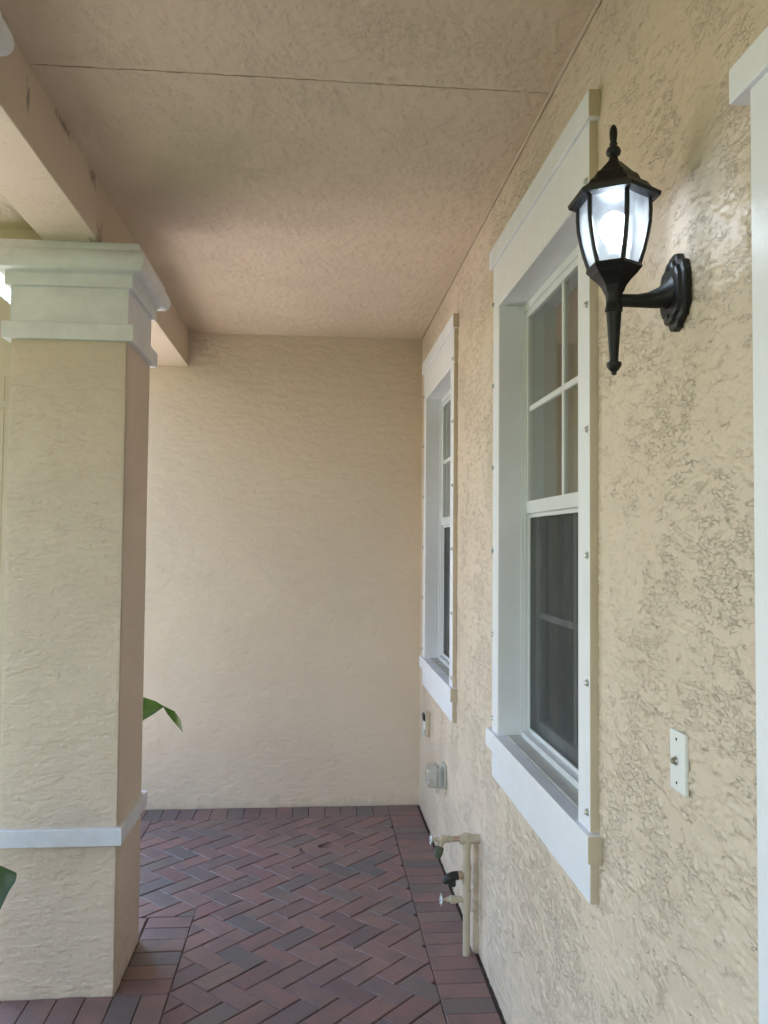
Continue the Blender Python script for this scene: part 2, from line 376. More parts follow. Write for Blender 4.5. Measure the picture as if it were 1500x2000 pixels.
def in_hole(y, z):
    r = np.zeros(y.shape, bool)
    for h in holes: r |= (y > h[0]-0.02) & (y < h[1]+0.02) & (z > h[2]-0.02) & (z < h[3]+0.02)
    return r
on_wall = lambda U, V, H: np.stack([W+0.0040-H, U, V], -1)
# the coat gets rougher at mid height near the door, smoother up high and far away, as it was trowelled
wall_h = lambda U, V: trowel(U, V, 0.0020+0.0022*np.clip(1-(U-1.2)/1.6, 0, 1)*np.exp(-((V-1.35)/0.75)**2), 3, 2.1, 0.046, 0.04)
relief('stucco_coat', on_wall, 1.12, 3.2, -0.02, ZC+0.012, 0.0042, 0.0034, wall_h, 'wall', hw, in_hole)
relief('stucco_coat', on_wall, 3.2, YB+0.01, -0.02, ZC+0.012, 0.0085, 0.006, wall_h, 'wall', hw, in_hole)
cb = bmesh.new(); box(cb, (W-0.020, 3.352, -0.1), (W+0.01, 3.43, 0.45), 0.008, 3)
obj('pipe_chase', cb, 'wall', hw, R(40))

# rooms behind the glass
rb = bmesh.new(); box(rb, (W+0.205, 1.3, 0.0), (W+4.0, YB, 2.75))
bmesh.ops.delete(rb, geom=[f for f in rb.faces if f.calc_center_median().x < W+0.21], context='FACES')
tag(obj('room', rb, 'room'), kind='structure')

# ------------------------------------------------------------------ windows
def board(name, a, b, parent, mats=('white', 'beige'), ends=True, bev=0.003):
    bm = B(a, b, bev, 2)
    o = obj(name, bm, list(mats), parent)
    if ends:
        for p in o.data.polygons:
            if abs(p.normal.y) > 0.9: p.material_index = 1
    return o
def make_window(d, label):
    t = thing('window', label, 'window', (W, (OY0+OY1)/2+d, 0.8), 'tall sash windows on the house wall')
    y0, y1 = OY0+d, OY1+d
    oy0, oy1 = 1.928+d, 3.013+d
    board('side_casing', (TX, oy0, 0.985), (W+0.012, y0, 2.568), t)
    board('side_casing', (TX, y1, 0.985), (W+0.012, oy1, 2.568), t)
    board('head_casing', (TX, oy0, 2.5685), (W+0.012, oy1, 2.737), t)
    board('head_cap', (CX, oy0-0.022, 2.737), (W+0.012, oy1+0.04, 2.806), t)
    board('apron', (TX, oy0, 0.815), (W+0.012, oy1, 0.918), t)
    s = board('window_sill', (CX-0.004, oy0-0.022, 0.918), (W+0.012, oy1+0.05, 0.985), t)
    obj('sill_slope', B((W+0.012, y0, 0.93), (0.765, y1, 0.988), 0.002), 'sill', s)
    # reveal lining
    rv = bmesh.new(); box(rv, (TX+0.002, y0-0.002, 0.985), (0.80, y0+0.004, OZ1)); obj('reveal', rv, 'white', t)
    rv = bmesh.new(); box(rv, (TX+0.002, y1-0.004, 0.985), (0.80, y1+0.002, OZ1)); obj('reveal', rv, 'white', t)
    rv = bmesh.new(); box(rv, (TX+0.002, y0+0.004, OZ1-0.006), (0.80, y1-0.004, OZ1)); obj('reveal', rv, 'white', t)
    # window frame
    a, b = y0+0.004, y1-0.004; zt = OZ1-0.006; zb = 0.988
    fr = bmesh.new()
    for (p, q) in (((0.760, a, zb), (0.835, a+0.020, zt)), ((0.760, b-0.020, zb), (0.835, b, zt)),
                   ((0.761, a+0.020, zt-0.028), (0.835, b-0.020, zt)), ((0.750, a+0.020, zb-0.03), (0.835, b-0.020, zb+0.018))):
        box(fr, p, q, 0.002)
    for (p, q) in (((0.752, a+0.004, zb), (0.760, a+0.012, zt)), ((0.752, b-0.012, zb), (0.760, b-0.004, zt))):
        box(fr, p, q, 0.001)
    obj('window_frame', fr, 'vinyl', t)
    def sash(name, x, z0, z1, rb_, rt_, glass=True):
        sm = bmesh.new(); st = 0.026
        box(sm, (x, a+0.020, z0), (x+0.026, a+0.020+st, z1), 0.002); box(sm, (x, b-0.020-st, z0), (x+0.026, b-0.020, z1), 0.002)
        box(sm, (x, a+0.020+st, z1-rt_), (x+0.026, b-0.020-st, z1), 0.002); box(sm, (x-0.004, a+0.020+st, z0), (x+0.026, b-0.020-st, z0+rb_), 0.002)
        o = obj(name, sm, 'vinyl', t)
        ga, gb_, gz0, gz1 = a+0.020+st, b-0.020-st, z0+rb_, z1-rt_
        my, mz = (ga+gb_)/2, (gz0+gz1)/2; mw = 0.011
        for (ya, yb, za, zb_) in ((ga, my-mw, gz0, mz-mw), (my+mw, gb_, gz0, mz-mw), (ga, my-mw, mz+mw, gz1), (my+mw, gb_, mz+mw, gz1)):
            obj('pane', B((x+0.011, ya-0.002, za-0.002), (x+0.015, yb+0.002, zb_+0.002)), 'glass', o)
        obj('muntin', B((x+0.004, my-mw, gz0), (x+0.022, my+mw, gz1), 0.003), 'vinyl', o)
        obj('muntin', B((x+0.0045, ga, mz-mw), (x+0.0215, my-mw, mz+mw), 0.003), 'vinyl', o)
        obj('muntin', B((x+0.0045, my+mw, mz-mw), (x+0.0215, gb_, mz+mw), 0.003), 'vinyl', o)
        return o
    zm = 1.812
    sash('upper_sash', 0.766, zm-0.022, zt-0.028, 0.045, 0.026)
    sash('lower_sash', 0.804, zb+0.018, zm+0.02, 0.050, 0.040)
    sf = bmesh.new()
    x = 0.776; z0, z1 = zb+0.018, zm-0.022
    for (p, q) in (((x, a+0.020, z0), (x+0.010, a+0.034, z1)), ((x, b-0.034, z0), (x+0.010, b-0.020, z1)), ((x, a+0.034, z0), (x+0.010, b-0.034, z0+0.014)), ((x, a+0.034, z1-0.014), (x+0.010, b-0.034, z1))):
        box(sf, p, q, 0.001)
    so_ = obj('screen_frame', sf, 'vinyl', t)
    obj('insect_screen', B((x+0.004, a+0.034, z0+0.014), (x+0.006, b-0.034, z1-0.014)), 'screen', so_)
    # shutter studs along both casings
    for yy in (oy0+0.016, oy1-0.010):
        for k in range(6):
            sb = bmesh.new(); z = 1.03 + 0.312*k
            lathe(sb, [(0, 0.0001), (0, 0.0095), (0.0025, 0.0095), (0.0026, 0.0065), (0.007, 0.006), (0.0085, 0.0035), (0.009, 0.0001)], (TX+0.0002, yy, z), (-1, 0, 0), 10)
            obj('stud', sb, 'steel', t, R(35))
    return t
make_window(0.0, 'white sash window behind the lantern, the larger and nearer of the two windows')
make_window(1.965, 'white sash window beside the far corner, the smaller looking of the two windows')

def curtain(d, label):
    t = thing('curtain', label, 'curtain', (0.98, 2.47+d, 2.6), 'curtains inside the windows')
    for ya, yb in ((1.95, 2.30), (2.52, 3.02)):
        bm = bmesh.new(); n = 60; rows = []
        for k in range(n+1):
            y = ya+d+(yb-ya)*k/n; x = 0.97+0.022*math.sin(k*0.93)+0.008*math.sin(k*2.3)
            rows.append([bm.verts.new((x, y, z)) for z in (0.70, 2.62)])
        for a, b in zip(rows, rows[1:]): bm.faces.new((a[0], b[0], b[1], a[1]))
        o = obj('drape', bm, 'blind', t, True); sd_ = o.modifiers.new('thick', 'SOLIDIFY'); sd_.thickness = 0.003
    rb_ = bmesh.new(); tube(rb_, [(0.97, 1.9+d, 2.63), (0.97, 3.06+d, 2.63)], 0.01, 8); obj('curtain_rod', rb_, 'steel', t)
curtain(0.0, 'pale curtain hanging inside the window behind the lantern')
curtain(1.965, 'pale curtain hanging inside the window by the far corner')
# ------------------------------------------------------------------ door at the right edge
dt = thing('front_door', 'white door casing with projecting head at the right edge of the picture', 'door', (W, 0.62, 0))
board('side_casing', (TX, 1.085, 0.0), (W+0.012, 1.186, 2.394), dt)
board('side_casing', (TX, 0.055, 0.0), (W+0.012, 0.155, 2.394), dt)
board('head_casing', (TX, 0.155, 2.28), (W+0.012, 1.085, 2.394), dt)
board('head_cap', (CX, 0.0, 2.394), (W+0.012, 1.234, 2.453), dt)
ds = obj('door_panel', B((W+0.09, 0.155, 0.005), (W+0.135, 1.085, 2.28), 0.003), 'door', dt)
for za, zb_ in ((0.2, 0.95), (1.1, 2.1)):
    for ya, yb in ((0.27, 0.57), (0.67, 0.97)): obj('raised_panel', B((W+0.078, ya, za), (W+0.092, yb, zb_), 0.01), 'door', ds)
hb = bmesh.new(); lathe(hb, [(0, 0.03), (0.008, 0.03), (0.01, 0.012), (0.035, 0.012), (0.04, 0.027), (0.055, 0.027), (0.062, 0.0001)], (W+0.09, 1.01, 1.0), (-1, 0, 0), 16); obj('door_knob', hb, 'brass', ds, R(35))

# ------------------------------------------------------------------ back wall
bwall = thing('back_wall', 'plain cream stucco wall closing the far end of the porch', 'wall', (0, YB, 0))
obj('return_wall', B((-1.45, YB+0.25, -0.2), (-1.25, 10.0, 3.04)), 'back', bwall)
relief('stucco_coat', lambda U, V, H: np.stack([U, YB-0.0005-H, V], -1), -1.444, W+0.004, -0.02, ZC+0.01, 0.0066, 0.006, lambda U, V: trowel(U, V, 0.0014, 11, 2.4, 0.05, 0.12), 'back', bwall)
obj('stucco', B((-1.45, YB, -0.2), (W+0.2, YB+0.2495, 3.04), 0.004), 'back', bwall)

# ------------------------------------------------------------------ ceiling, beams, roof
ce = bpy.data.objects.new('ceiling', None); link(ce); ce.location = (0, 2, ZC); tag(ce, kind='structure')
SEAM = 2.312
obj('ceiling_panel', B((-0.83, SEAM+0.002, ZC), (W+0.05, YB+0.05, ZC+0.03), 0.003), 'ceil', ce)
obj('ceiling_panel', B((-0.83, -6.5, ZC), (W+0.05, SEAM-0.002, ZC+0.03), 0.003), 'ceil', ce)
for ya, yb in ((SEAM+0.0022, YB+0.004), (1.5, SEAM-0.0022)):
    relief('ceiling_coat', lambda U, V, H: np.stack([V, U, ZC-0.0005-H], -1), ya, yb, -0.822, W+0.004, 0.0066, 0.0056, lambda U, V: trowel(U, V, 0.0018, 23, 1.5, 0.045, 0.05), 'ceil', ce)
obj('seam_backing', B((-0.83, SEAM-0.05, ZC+0.02), (W+0.05, SEAM+0.05, ZC+0.045)), 'beige', ce)
bd = bmesh.new(); tube(bd, [(W-0.002, -6.5, ZC-0.001), (W-0.002, YB, ZC-0.001)], 0.006, 8); obj('corner_bead', bd, 'beige', ce, True)
bt = thing('porch_beam', 'long cream beam resting on the column capitals under the ceiling', 'beam', (-0.92, 2, 2.8))
obj('beam_casing', B((-1.027, -6.5, 2.802), (-0.820, YB+0.01, 3.05), 0.004, 2), 'beam', bt)
obj('cross_beam', B((-2.6, 3.26, 2.802), (-1.0275, 3.44, 3.05), 0.004), 'beam', bt)
rf = thing('porch_roof', 'tiled roof with stucco eave soffit over the porch', 'roof', (-1.5, 2, 3.0))
obj('soffit', B((-2.6, -6.5, 2.905), (-1.0275, 3.2595, 2.93)), 'ceil', rf)
obj('soffit', B((-1.45, 3.4405, 2.93), (-1.0275, YB-0.005, 2.95)), 'ceil', rf)
rm = bmesh.new()
vv = [rm.verts.new(p) for p in ((-2.7, -6.6, 3.0), (-2.7, 3.5, 3.0), (4.6, 3.5, 4.9), (4.6, -6.6, 4.9))]; rm.faces.new(vv)
v2 = [rm.verts.new(p) for p in ((-1.55, 3.5, 3.0), (-1.55, 10.2, 3.0), (4.6, 10.2, 4.75), (4.6, 3.5, 4.75))]; rm.faces.new(v2)
ex = bmesh.ops.extrude_face_region(rm, geom=rm.faces[:]); bmesh.ops.translate(rm, vec=(0, 0, 0.08), verts=[e for e in ex['geom'] if isinstance(e, bmesh.types.BMVert)])
obj('tile_deck', rm, 'tile', rf)
obj('fascia', B((-2.66, -6.55, 2.88), (-2.6, 3.45, 3.06), 0.004), 'white', rf); obj('fascia', B((-1.51, 3.45, 2.91), (-1.45, YB-0.01, 3.10), 0.004), 'white', rf)

# ------------------------------------------------------------------ columns
def make_column(y0, label):
    x0, x1, y1 = -1.150, -0.722, y0+0.425
    t = thing('porch_column', label, 'column', ((x0+x1)/2, y0+0.21, 0), 'square porch columns')
    obj('shaft', B((x0, y0, -0.02), (x1, y1, 2.60), 0.005, 2), 'column', t)
    if y0 > 3:
        hc = lambda U, V: trowel(U, V, 0.0017, 31, 2.8, 0.045, 0.08)*np.clip(np.minimum(U-x0, x1-U)/0.012, 0, 1)
        relief('stucco_coat', lambda U, V, H: np.stack([U, y0-0.0005-H, V], -1), x0+0.002, x1-0.003, -0.01, 2.45, 0.0045, 0.004, hc, 'column', t)
        hs = lambda U, V: trowel(U, V, 0.0012, 37, 2.4, 0.045, 0.1)*np.clip(np.minimum(U-y0, y1-U)/0.012, 0, 1)
        relief('stucco_coat', lambda U, V, H: np.stack([x1+0.0005+H, U, V], -1), y0+0.003, y1-0.003, -0.01, 2.45, 0.008, 0.005, hs, 'column', t)
    bm = bmesh.new(); square_profile(bm, [(0.551, 0.001), (0.551, 0.019), (0.553, 0.021), (0.612, 0.021), (0.614, 0.019), (0.614, 0.001)], x0, x1, y0, y1)
    obj('base_band', bm, 'capital', t)
    bm = bmesh.new(); square_profile(bm, [(2.436, 0.001), (2.436, 0.025), (2.438, 0.027), (2.497, 0.027), (2.499, 0.024), (2.500, 0.001)], x0, x1, y0, y1)
    obj('neck_band', bm, 'capital', t)
    bm = bmesh.new(); square_profile(bm, [(2.499, 0.003), (2.650, 0.003)], x0, x1, y0, y1); obj('neck', bm, 'capital', t)
    bm = bmesh.new()
    pr = [(2.640, 0.002), (2.640, 0.018), (2.642, 0.020), (2.686, 0.020), (2.690, 0.024)]
    for k in range(9):
        a = -math.pi/2 + k*math.pi/8*0.84
        pr.append((2.735 + 0.043*math.sin(a), 0.038 + 0.034*math.cos(a)))
    pr += [(2.790, 0.051), (2.802, 0.046), (2.802, 0.0)]
    square_profile(bm, pr, x0, x1, y0, y1); obj('capital', bm, 'capital', t, R(30))
    return t
make_column(3.13, 'square cream stucco column with white capital and band standing on the pavers')
make_column(1.25, 'nearer column of which only a capital corner shows at the upper left edge')

# ------------------------------------------------------------------ rain downspout tucked beside the column
dsx, dsy, dsr = -1.225, 3.305, 0.105
dp = thing('downspout', 'cream painted rain downspout with a ribbed elbow beside the left edge of the column', 'downspout', (dsx, dsy, 0))
def rect_tube(bm, pts, hw, hd):       # pts (x, z, angle of the section across the run), corrugation through hw list
    ring_loft(bm, [[(x+math.cos(a)*w, dsy-hd, z+math.sin(a)*w), (x-math.cos(a)*w, dsy-hd, z-math.sin(a)*w), (x-math.cos(a)*w, dsy+hd, z-math.sin(a)*w), (x+math.cos(a)*w, dsy+hd, z+math.sin(a)*w)] for (x, z, a), w in zip(pts, hw)])
bm = bmesh.new(); rect_tube(bm, [(dsx, -0.08, 0), (dsx, 2.325, 0)], [0.045]*2, 0.035)
for xx in (-0.028, 0.0, 0.028): box(bm, (dsx+xx-0.005, dsy-0.038, -0.08), (dsx+xx+0.005, dsy-0.0345, 2.32))
obj('pipe', bm, 'beige', dp)
bm = bmesh.new(); rect_tube(bm, [(dsx, 2.322, 0), (dsx, 2.515, 0)], [0.0475]*2, 0.0375); obj('sleeve', bm, 'beige', dp)
bm = bmesh.new(); pts = []; ws = []
for k in range(25):
    a = R(82)*k/24; pts.append((dsx-dsr+math.cos(a)*dsr, 2.512+math.sin(a)*dsr, a)); ws.append(0.047 + (0.0022 if k % 4 < 2 else -0.0008))
rect_tube(bm, pts, ws, 0.036); obj('elbow', bm, 'beige', dp)
bm = bmesh.new(); x_, z_, a_ = pts[-1]; rect_tube(bm, [(x_, z_, a_), (-2.62, z_+(x_+2.62)*math.tan(R(8)), a_)], [0.0455]*2, 0.0345); obj('pipe', bm, 'beige', dp)
for z in (0.7, 2.2): obj('strap', B((dsx-0.052, dsy-0.041, z), (-1.149, dsy-0.0385, z+0.025)), 'beige', dp)

# ------------------------------------------------------------------ pavers
fl = bpy.data.objects.new('floor', None); link(fl); fl.location = (0, 3, 0); tag(fl, kind='structure')
obj('sand_bed', B((-1.365, -8.0, -0.14), (W+0.05, YB+0.02, -0.007)), 'sand', fl)
def area(p): return 0.5*sum(p[i][0]*p[(i+1) % len(p)][1]-p[(i+1) % len(p)][0]*p[i][1] for i in range(len(p)))
def clip(p, nx, ny, d):       # keep nx*x+ny*y<=d
    o = []
    for i in range(len(p)):
        a, b = p[i], p[(i+1) % len(p)]; da, db = nx*a[0]+ny*a[1]-d, nx*b[0]+ny*b[1]-d
        if da <= 0: o.append(a)
        if (da < 0 < db) or (db < 0 < da): t = da/(da-db); o.append((a[0]+(b[0]-a[0])*t, a[1]+(b[1]-a[1])*t))
    return o
def cliprect(p, x0, x1, y0, y1):
    for n in ((-1, 0, -x0), (1, 0, x1), (0, -1, -y0), (0, 1, y1)):
        if len(p) < 3: return []
        p = clip(p, *n)
    return p
def inset(p, d):
    n = len(p); out = []
    q = p
    for i in range(n):
        a, b = p[i], p[(i+1) % n]; L = math.hypot(b[0]-a[0], b[1]-a[1])
        if L < 1e-6: continue
        nx, ny = (b[1]-a[1])/L, -(b[0]-a[0])/L
        q = clip(q, nx, ny, nx*a[0]+ny*a[1]-d)
        if len(q) < 3: return []
    return q
def clean(p):
    o = []
    for a in p:
        if not o or math.hypot(a[0]-o[-1][0], a[1]-o[-1][1]) > 0.003: o.append(a)
    if len(o) > 1 and math.hypot(o[0][0]-o[-1][0], o[0][1]-o[-1][1]) < 0.003: o.pop()
    return o
CHF = 0.003
def brick_into(bm, poly, ztop, zbot=-0.03):
    ip = clean(inset(poly, CHF)) if len(poly) >= 3 else []
    faces = []
    if len(ip) == len(poly):
        best = min(range(len(ip)), key=lambda s: sum((ip[(i+s) % len(ip)][0]-poly[i][0])**2+(ip[(i+s) % len(ip)][1]-poly[i][1])**2 for i in range(len(ip))))
        ip = ip[best:]+ip[:best]
        rings = [[(x, y, zbot) for x, y in poly], [(x, y, ztop-CHF) for x, y in poly], [(x, y, ztop) for x, y in ip]]
    else: rings = [[(x, y, zbot) for x, y in poly], [(x, y, ztop) for x, y in poly]]
    k0 = len(bm.faces)
    vr = [[bm.verts.new(p) for p in r] for r in rings]; n = len(poly)
    for a, b in zip(vr, vr[1:]):
        for i in range(n): faces.append(bm.faces.new((a[i], a[(i+1) % n], b[(i+1) % n], b[i])))
    faces.append(bm.faces.new(vr[-1])); return faces
G = 0.0014; GX, GY = 0.0028, 0.0008
polys = []     # (poly)
def rect(x0, x1, y0, y1): polys.append([(x0+G, y0+G), (x1-G, y0+G), (x1-G, y1-G), (x0+G, y1-G)])
BX0, BX1 = 0.482, W-0.012       # soldier course along the house wall
y = YB-0.012
while y > -2.9: rect(BX0, BX1, y-0.1005, y); y -= 0.1005
x = BX0
while x > -1.15: rect(x-0.1, x, YB-0.215, YB-0.012); x -= 0.1
RX1, RY0, RY1 = -0.520, 2.930, 3.757    # ring around the column
for k in range(6): rect(-0.722+0.004, RX1, 3.130+k*0.1045, 3.130+(k+1)*0.1045)
x = RX1
while x > -1.33: rect(x-0.1, x, 2.930, 3.128); rect(x-0.1, x, 2.73, 2.930); x -= 0.1
x = -0.725
while x > -1.15: rect(x-0.1, x, 3.557, RY1); x -= 0.1
y = YB-0.215
while y > RY1+0.05: rect(-1.16, -0.958, max(RY1, y-0.1), y); y -= 0.1
# herringbone at 45 degrees
HX0, HX1, HY1 = -0.958, BX0, YB-0.215
s45 = math.sqrt(0.5); u = 0.1
def rot(px, py): return (-(px+py)*s45 + 0.253, (px-py)*s45 + 3.346)
N = 75
for i in range(-N, N):
    for j in range(-N, N):
        t4 = (i-j) % 4
        if t4 == 0: r4 = (i*u+GX, (i+2)*u-GX, j*u+GY, (j+1)*u-GY)
        elif t4 == 3: r4 = (i*u+GX, (i+1)*u-GX, j*u+GY, (j+2)*u-GY)
        else: continue
        cx, cy = rot((r4[0]+r4[1])/2, (r4[2]+r4[3])/2)
        if not (-1.5 < cx < 0.8 and -3.1 < cy < 5.4): continue
        p = [rot(r4[0], r4[2]), rot(r4[1], r4[2]), rot(r4[1], r4[3]), rot(r4[0], r4[3])]
        if min(a[0] for a in p) >= RX1 or min(a[1] for a in p) >= RY1: parts = ((HX0+G, HX1-G, -2.95, HY1-G),)
        else: parts = None
        for q4 in parts or ((RX1+G, HX1-G, -2.95, HY1-G), (HX0+G, RX1-G*0, RY1+G, HY1-G), (-1.33, RX1, -2.95, 2.73-G)):
            c = clean(cliprect(p, *q4))
            if len(c) >= 3 and abs(area(c)) > 0.0006: polys.append(c)
full_mesh = {}
field = bmesh.new(); tl = field.faces.layers.float.new('tint')
for p in polys:
    if area(p) < 0: p = p[::-1]
    cx = sum(a[0] for a in p)/len(p); cy = sum(a[1] for a in p)/len(p)
    dz = rnd.uniform(-0.0012, 0.0012)
    # slight irregularity of laying
    ang = rnd.gauss(0, 0.005); ca, sa = math.cos(ang), math.sin(ang)
    p = [((a[0]-cx)*ca-(a[1]-cy)*sa, (a[0]-cx)*sa+(a[1]-cy)*ca) for a in p]
    if cy < 2.72 :
        tv = rnd.random()
        for f in brick_into(field, [(a[0]+cx, a[1]+cy) for a in p], dz): f[tl] = tv
        continue
    bm = bmesh.new(); brick_into(bm, p, 0.0)
    tilt = (rnd.gauss(0, 0.004), rnd.gauss(0, 0.004))
    o = obj('brick', bm, 'paver', None); o.location = (cx, cy, dz); o.rotation_euler = (tilt[0], tilt[1], 0)
    o.parent = fl; o.matrix_parent_inverse = Matrix.Translation(-fl.location)
tag(obj('brick_field', field, 'paver_field', fl), kind='stuff')

for (px, py, rz, lab) in ((633, 1653, .4, 'curled dry leaf lying on the herringbone pavers near the back wall'), (588, 1664, 1.9, 'smaller dry leaf scrap lying left of the curled leaf on the pavers')):
    d_ = ray(px, py); p_ = CAM + d_*(-CH/d_.z); bm = bmesh.new(); sz = 0.032 if px > 600 else 0.02; pv = None
    for k in range(7):
        t_ = k/6; wd = sz*0.32*math.sin(math.pi*(0.08+0.84*t_)); cx_ = sz*(t_*2-1)
        cur = [bm.verts.new((p_.x+cx_*math.cos(rz)-q_*wd*math.sin(rz), p_.y+cx_*math.sin(rz)+q_*wd*math.cos(rz), 0.002+0.010*t_*t_+abs(q_)*0.007)) for q_ in (-1, 0, 1)]
        if pv:
            for a in range(2): bm.faces.new((pv[a], pv[a+1], cur[a+1], cur[a]))
        pv = cur
    tag(obj('fallen_leaf', bm, 'dryleaf', None, True), lab, 'leaf', 'dry leaves on the pavers')

# ------------------------------------------------------------------ wall lantern
LX, LY = 0.560, 1.476
lt = thing('wall_lantern', 'black hexagonal glass wall lantern lit with a cool white bulb', 'lantern', (W, LY, 2.14))
HP = math.pi/6      # vertices point to +-Y
def hexring(z, r, px=LX, py=LY): return [(px + r*math.cos(HP+math.pi/3*k), py + r*math.sin(HP+math.pi/3*k), z) for k in range(6)]
bm = bmesh.new(); lathe(bm, [(2.374, 0.0105), (2.380, 0.0105), (2.384, 0.0085), (2.388, 0.0085), (2.391, 0.0135), (2.397, 0.0150), (2.403, 0.0120), (2.407, 0.0065), (2.411, 0.0085), (2.414, 0.006),
      (2.420, 0.0072), (2.430, 0.0082), (2.438, 0.0072), (2.444, 0.0045), (2.447, 0.0001)], (LX, LY, 0), (0, 0, 1), 14); obj('finial', bm, 'black', lt, R(45))
bm = bmesh.new(); ring_loft(bm, [hexring(z, r) for z, r in ((2.300, 0.072), (2.303, 0.090), (2.310, 0.092), (2.321, 0.074), (2.328, 0.068), (2.331, 0.066), (2.334, 0.055), (2.346, 0.049), (2.350, 0.046), (2.353, 0.040), (2.366, 0.026), (2.376, 0.015), (2.379, 0.009))])
obj('roof', bm, 'black', lt)
gp = [(2.302, 0.070), (2.280, 0.0705), (2.258, 0.069), (2.234, 0.064), (2.210, 0.0575), (2.184, 0.048)]
for k in range(6):
    a0 = HP+math.pi/3*k; a1 = a0+math.pi/3
    bm = bmesh.new(); pv = None
    for z, r in gp:
        r *= 0.985
        cur = [bm.verts.new((LX+r*math.cos(a), LY+r*math.sin(a), z)) for a in (a0, a1)]
        if pv: bm.faces.new((pv[0], pv[1], cur[1], cur[0]))
        pv = cur
    obj('glass_panel', bm, 'lampglass', lt)
    bm = bmesh.new(); tube(bm, [(LX+r*math.cos(a0), LY+r*math.sin(a0), z) for z, r in gp], 0.0048, 6); obj('rib', bm, 'black', lt)
bm = bmesh.new(); ring_loft(bm, [hexring(z, r) for z, r in ((2.183, 0.046), (2.186, 0.054), (2.180, 0.0555), (2.175, 0.050), (2.170, 0.046), (2.160, 0.034), (2.150, 0.025), (2.142, 0.021), (2.138, 0.019))]); obj('lower_cup', bm, 'black', lt)
bm = bmesh.new(); lathe(bm, [(2.139, 0.0185), (2.134, 0.0165), (2.124, 0.0150), (2.114, 0.0155), (2.110, 0.0175), (2.105, 0.0175), (2.103, 0.0150), (2.060, 0.0118), (2.018, 0.0085), (2.014, 0.0088), (2.012, 0.0145), (2.006, 0.0148), (1.999, 0.0095), (1.996, 0.0055), (1.991, 0.0052), (1.989, 0.0001)], (LX, LY, 0), (0, 0, 1), 14); obj('tail', bm, 'black', lt, R(40))
AZ = 2.1255
bm = bmesh.new()
tube(bm, [(LX+0.010, LY, AZ), (LX+0.045, LY, AZ), (LX+0.07, LY, AZ+0.002), (LX+0.092, LY, AZ+0.007), (LX+0.108, LY, AZ+0.012), (LX+0.118, LY, AZ+0.015), (LX+0.126, LY, AZ+0.017)], [0.0115, 0.0120, 0.0145, 0.0195, 0.027, 0.037, 0.047], 14); obj('arm', bm, 'black', lt, R(50))
bm = bmesh.new()
def plate_ring(x, s):
    pts = []
    for yy, zz in ((0, 0.082), (0.016, 0.078), (0.022, 0.066), (0.040, 0.058), (0.050, 0.036), (0.050, -0.036), (0.040, -0.058), (0.022, -0.066), (0.016, -0.078), (0, -0.082), (-0.016, -0.078), (-0.022, -0.066), (-0.040, -0.058), (-0.050, -0.036), (-0.050, 0.036), (-0.040, 0.058), (-0.022, 0.066), (-0.016, 0.078)):
        pts.append((x, LY+yy*s, AZ+0.017+zz*s*0.86))
    return pts
ring_loft(bm, [plate_ring(W+0.001, 1.0), plate_ring(W-0.009, 1.0), plate_ring(W-0.012, 0.96), plate_ring(W-0.014, 0.84), plate_ring(W-0.020, 0.78), plate_ring(W-0.022, 0.70)]); obj('wall_plate', bm, 'black', lt)
for zz in (0.05, -0.05):
    bm = bmesh.new(); lathe(bm, [(0, 0.004), (0.003, 0.004), (0.005, 0.0001)], (W-0.0215, LY, AZ+0.017+zz*0.86), (-1, 0, 0), 8); obj('screw', bm, 'black', lt)
bm = bmesh.new(); lathe(bm, [(2.184, 0.012), (2.206, 0.012), (2.2062, 0.010), (2.220, 0.0095)], (LX, LY, 0), (0, 0, 1), 12); obj('bulb_socket', bm, 'plate', lt)
bm = bmesh.new(); lathe(bm, [(2.218, 0.010), (2.228, 0.016), (2.240, 0.024), (2.254, 0.0285), (2.268, 0.027), (2.279, 0.019), (2.285, 0.008), (2.287, 0.0001)], (LX, LY, 0), (0, 0, 1), 18); obj('bulb', bm, 'bulb', lt, True)

for ch in lt.children:      # final proportions: slightly taller and slimmer than the profile above
    slim = 1.0 if ch.name.split('.')[0] in ('arm', 'wall_plate', 'screw') else 0.95
    for v in ch.data.vertices:
        v.co.z = 2.0 + (v.co.z-1.989)*1.057
        v.co.x = LX + (v.co.x-LX)*slim; v.co.y = LY + (v.co.y-LY)*slim

# ------------------------------------------------------------------ doorbell
db = thing('doorbell', 'white doorbell plate with round brass button on the stucco by the door', 'doorbell', (W, 1.48, 1.276))
obj('plate', B((W-0.007, 1.4475, 1.2195), (W+0.002, 1.512, 1.332), 0.003, 2), 'plate', db)
bm = bmesh.new(); lathe(bm, [(0, 0.0085), (0.002, 0.0085), (0.0045, 0.0070), (0.0046, 0.0062), (0.004, 0.006)], (W-0.0068, 1.484, 1.276), (-1, 0, 0), 18); obj('button_ring', bm, 'steel', db, R(35))
bm = bmesh.new(); lathe(bm, [(0.003, 0.0058), (0.0085, 0.0056), (0.0095, 0.0045), (0.0098, 0.0001)], (W-0.0068, 1.484, 1.276), (-1, 0, 0), 16); obj('button', bm, 'button', db, R(35))
for z in (1.276+0.0405, 1.276-0.0405):
    bm = bmesh.new(); lathe(bm, [(0, 0.0030), (0.0006, 0.0030), (0.0008, 0.0001)], (W-0.0069, 1.482, z), (-1, 0, 0), 10); obj('screw', bm, 'dark', db)

